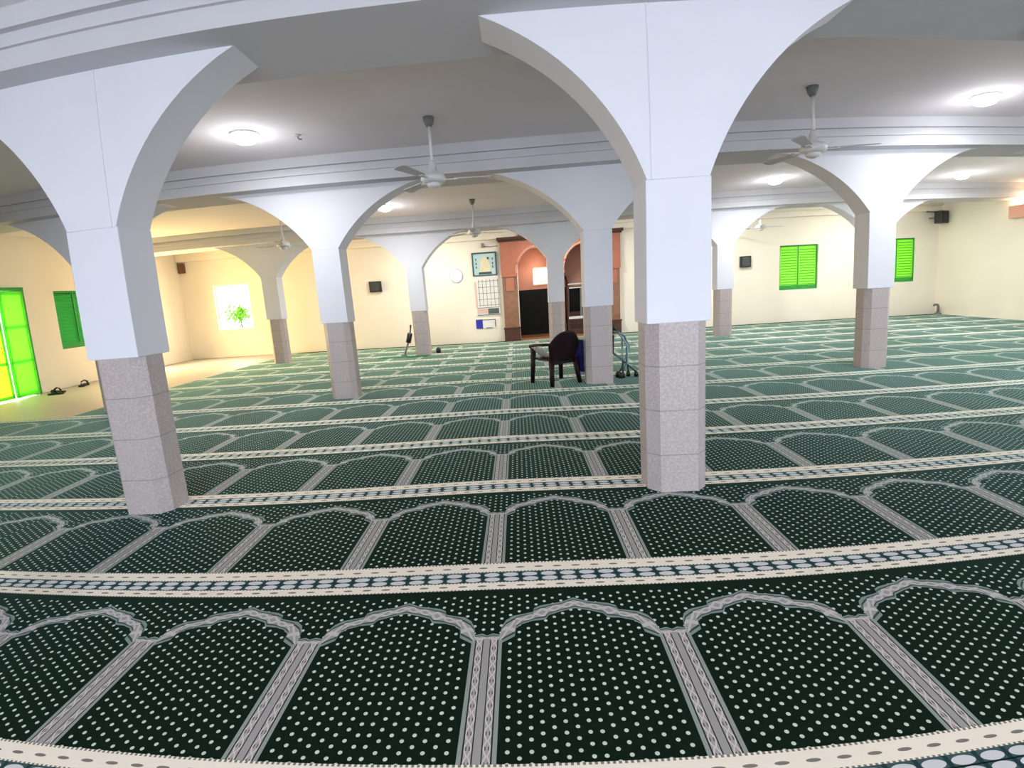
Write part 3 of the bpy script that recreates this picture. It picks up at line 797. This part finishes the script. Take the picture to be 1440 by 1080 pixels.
# ------------------------------------------------------------------ slim stand beside far pillar
fs = thing('floor_stand', 'slim dark stand with a thick upper part leaning near the far pillar', 'stand', (-3.75, 14.75, 0))
b = nb(); tube(b, [(0, 0, 0), (.18, 0, .45)], .03, 8); tube(b, [(.18, 0, .45), (.27, 0, .78)], [.07, .075], 8); obj('lower_tube', b, 'grey', fs)
b = nb(); tube(b, [(.18, 0, .45), (.27, 0, .76)], .085, 10); obj('thick_grip', b, 'black', fs)
b = nb(); tube(b, [(.27, 0, .76), (.30, 0, .9), (.32, 0, 1.05)], [.025, .02, .035], 8); obj('tip', b, 'black', fs)
b = nb(); lathe(b, [(.10, 0), (.09, .04), (.03, .06)], n=14); obj('foot', b, 'grey', fs)
gm = nb(); prism(gm, [(-.75, -.22), (.85, -.25), (.9, .15), (-.7, .2)], 0, 0.012)  # thin green sheet laid down as the stand's shadow
tag(obj('shadow_sheet', gm, paint('green_shadow', (0.05, 0.22, 0.10), 0.9, 0.1, 9, 0.1, 0.1), loc=(-3.75, 14.45, 0.0)), 'thin green sheet drawing the shadow of the slim dark stand', 'mat')
sm_ = nb(); lathe(sm_, [(.08, 0), (.09, .12), (.06, .17), (.0301, .2)], n=14)
tag(obj('small_jar', sm_, 'black', loc=(-2.65, 15.2, 0)), 'tiny dark pot on the carpet right of the far grey pillar', 'pot')

# ------------------------------------------------------------------ light
def area(name, loc, rot, sx, sy, power, color, spread=PI):
    l = bpy.data.lights.new(name, 'AREA'); l.shape = 'RECTANGLE'; l.size = sx * S; l.size_y = sy * S
    l.energy = power; l.color = color; l.spread = spread
    o = bpy.data.objects.new(name, l); C.objects.link(o); o.location = Vector(loc) * S; o.rotation_euler = rot
    return o
# daylight entering windows assumed in the wall behind the camera (outside the glass line, facing in)
for (x0, x1, z0, z1) in BW_ASSUMED:
    area('daylight', ((x0 + x1) / 2, YB - 0.3, (z0 + z1) / 2), (PI / 2 - 0.3, 0, 0), x1 - x0, z1 - z0, 62, (0.76, 0.83, 1.0), 2.6)
# sun-warmed light through the left wall openings, the hidden doorway among them assumed
for y0, y1, z0, z1, pw, col in ((D_ASSUMED[0], D_ASSUMED[1], 0, 2.9, 235, (1, 0.63, 0.21)), (D_LEFT[0], D_LEFT[1], 0, 2.9, 50, (1, 0.86, 0.70))):
    area('daylight', (XL - TW - 0.05, (y0 + y1) / 2, (z0 + z1) / 2), (PI / 2, 0, -PI / 2), y1 - y0, z1 - z0, pw, col)
for y0, y1 in ((9.0, 10.5), (3.0, 4.5)):  # daylight through the added, unseen openings in the right wall
    area('daylight', (XR + TW + 0.05, (y0 + y1) / 2, 2.05), (PI / 2, 0, PI / 2), 1.5, 1.7, 60, (0.97, 1.0, 0.86))
# sun on the outside of the bright green shutters
for w in (W_R1, W_R2):
    area('daylight', ((w[0] + w[1]) / 2, YF + 1.6, 2.6), (-PI / 2 - 0.25, 0, 0), 2.2, 2.2, 9, (1, 1, 0.85))
area('daylight', ((W_LEFTBACK[0] + W_LEFTBACK[1]) / 2, YF + 0.9, 2.4), (-PI / 2 - 0.2, 0, 0), 1.6, 1.8, 60, (1, 0.9, 0.6))
for x, y, l in lamps:  # lights the added far-bay lamps as well as the visible ones
    pl = bpy.data.lights.new('lamp_light', 'AREA'); pl.shape = 'DISK'; pl.size = 0.3; pl.energy = 42 if y > 15 else 36 if y > 10 else 22; pl.color = (1.0, 0.95, 0.84) if y > 15 else (0.97, 0.97, 1.0)
    o = bpy.data.objects.new('lamp_light', pl); C.objects.link(o); o.location = Vector((x, y, ZC - 0.17)) * S
    pl = bpy.data.lights.new('lamp_light', 'POINT'); pl.energy = 10; pl.color = (0.97, 0.97, 1.0); pl.shadow_soft_size = 0.3  # extra fill point added below each lamp to lift the ceiling
    o = bpy.data.objects.new('lamp_light', pl); C.objects.link(o); o.location = Vector((x, y, ZC - 0.62)) * S
pl = bpy.data.lights.new('niche_light', 'POINT'); pl.energy = 4.5; pl.color = (1, 0.74, 0.55); pl.shadow_soft_size = 0.1
o = bpy.data.objects.new('niche_light', pl); C.objects.link(o); o.location = Vector((1.1, YF + 1.2, 2.9)) * S

w = bpy.data.worlds.new('sky'); bpy.context.scene.world = w; w.use_nodes = True
bg = w.node_tree.nodes['Background']; bg.inputs[0].default_value = (0.93, 0.97, 1.0, 1); bg.inputs[1].default_value = 2.5

# ------------------------------------------------------------------ camera (wide lens with barrel distortion)
cx, cy, ch_, yaw, pitch, roll = 0.27713631, -1.61970342, 1.83237831, -0.05238406, -0.16820893, -0.06795414
k1, k3, k2, u0, v0 = 1.54002510, 0.10778812, -0.60027667, 699.7025, 531.0067
cd = bpy.data.cameras.new('camera'); cam = bpy.data.objects.new('camera', cd); C.objects.link(cam)
f = Vector((math.sin(yaw) * math.cos(pitch), math.cos(yaw) * math.cos(pitch), math.sin(pitch)))
r0 = Vector((math.cos(yaw), -math.sin(yaw), 0)); up0 = r0.cross(f)
r = r0 * math.cos(roll) + up0 * math.sin(roll); u = r.cross(f)
mw = Matrix((r, u, -f)).transposed().to_4x4(); mw.translation = Vector((cx, cy, ch_)) * S
cam.matrix_world = mw
cd.type = 'PANO'
pc_ = cd if hasattr(cd, 'panorama_type') else cd.cycles
pc_.panorama_type = 'FISHEYE_LENS_POLYNOMIAL'
pc_.fisheye_fov = PI
cd.sensor_fit = 'HORIZONTAL'; cd.sensor_width = 36; cd.sensor_height = 27
mm = 25.0
pc_.fisheye_polynomial_k0 = 0; pc_.fisheye_polynomial_k1 = -k1 / mm; pc_.fisheye_polynomial_k2 = -k2 / mm ** 2
pc_.fisheye_polynomial_k3 = -k3 / mm ** 3; pc_.fisheye_polynomial_k4 = 0
cd.shift_x = (720 - u0) / 1440; cd.shift_y = (v0 - 540) / 1080
cd.clip_start = 0.05
sc = bpy.context.scene
sc.camera = cam
sc.view_settings.view_transform = 'Standard'; sc.view_settings.look = 'None'; sc.view_settings.exposure = 0.75; sc.view_settings.gamma = 1
sc.view_settings.use_curve_mapping = False
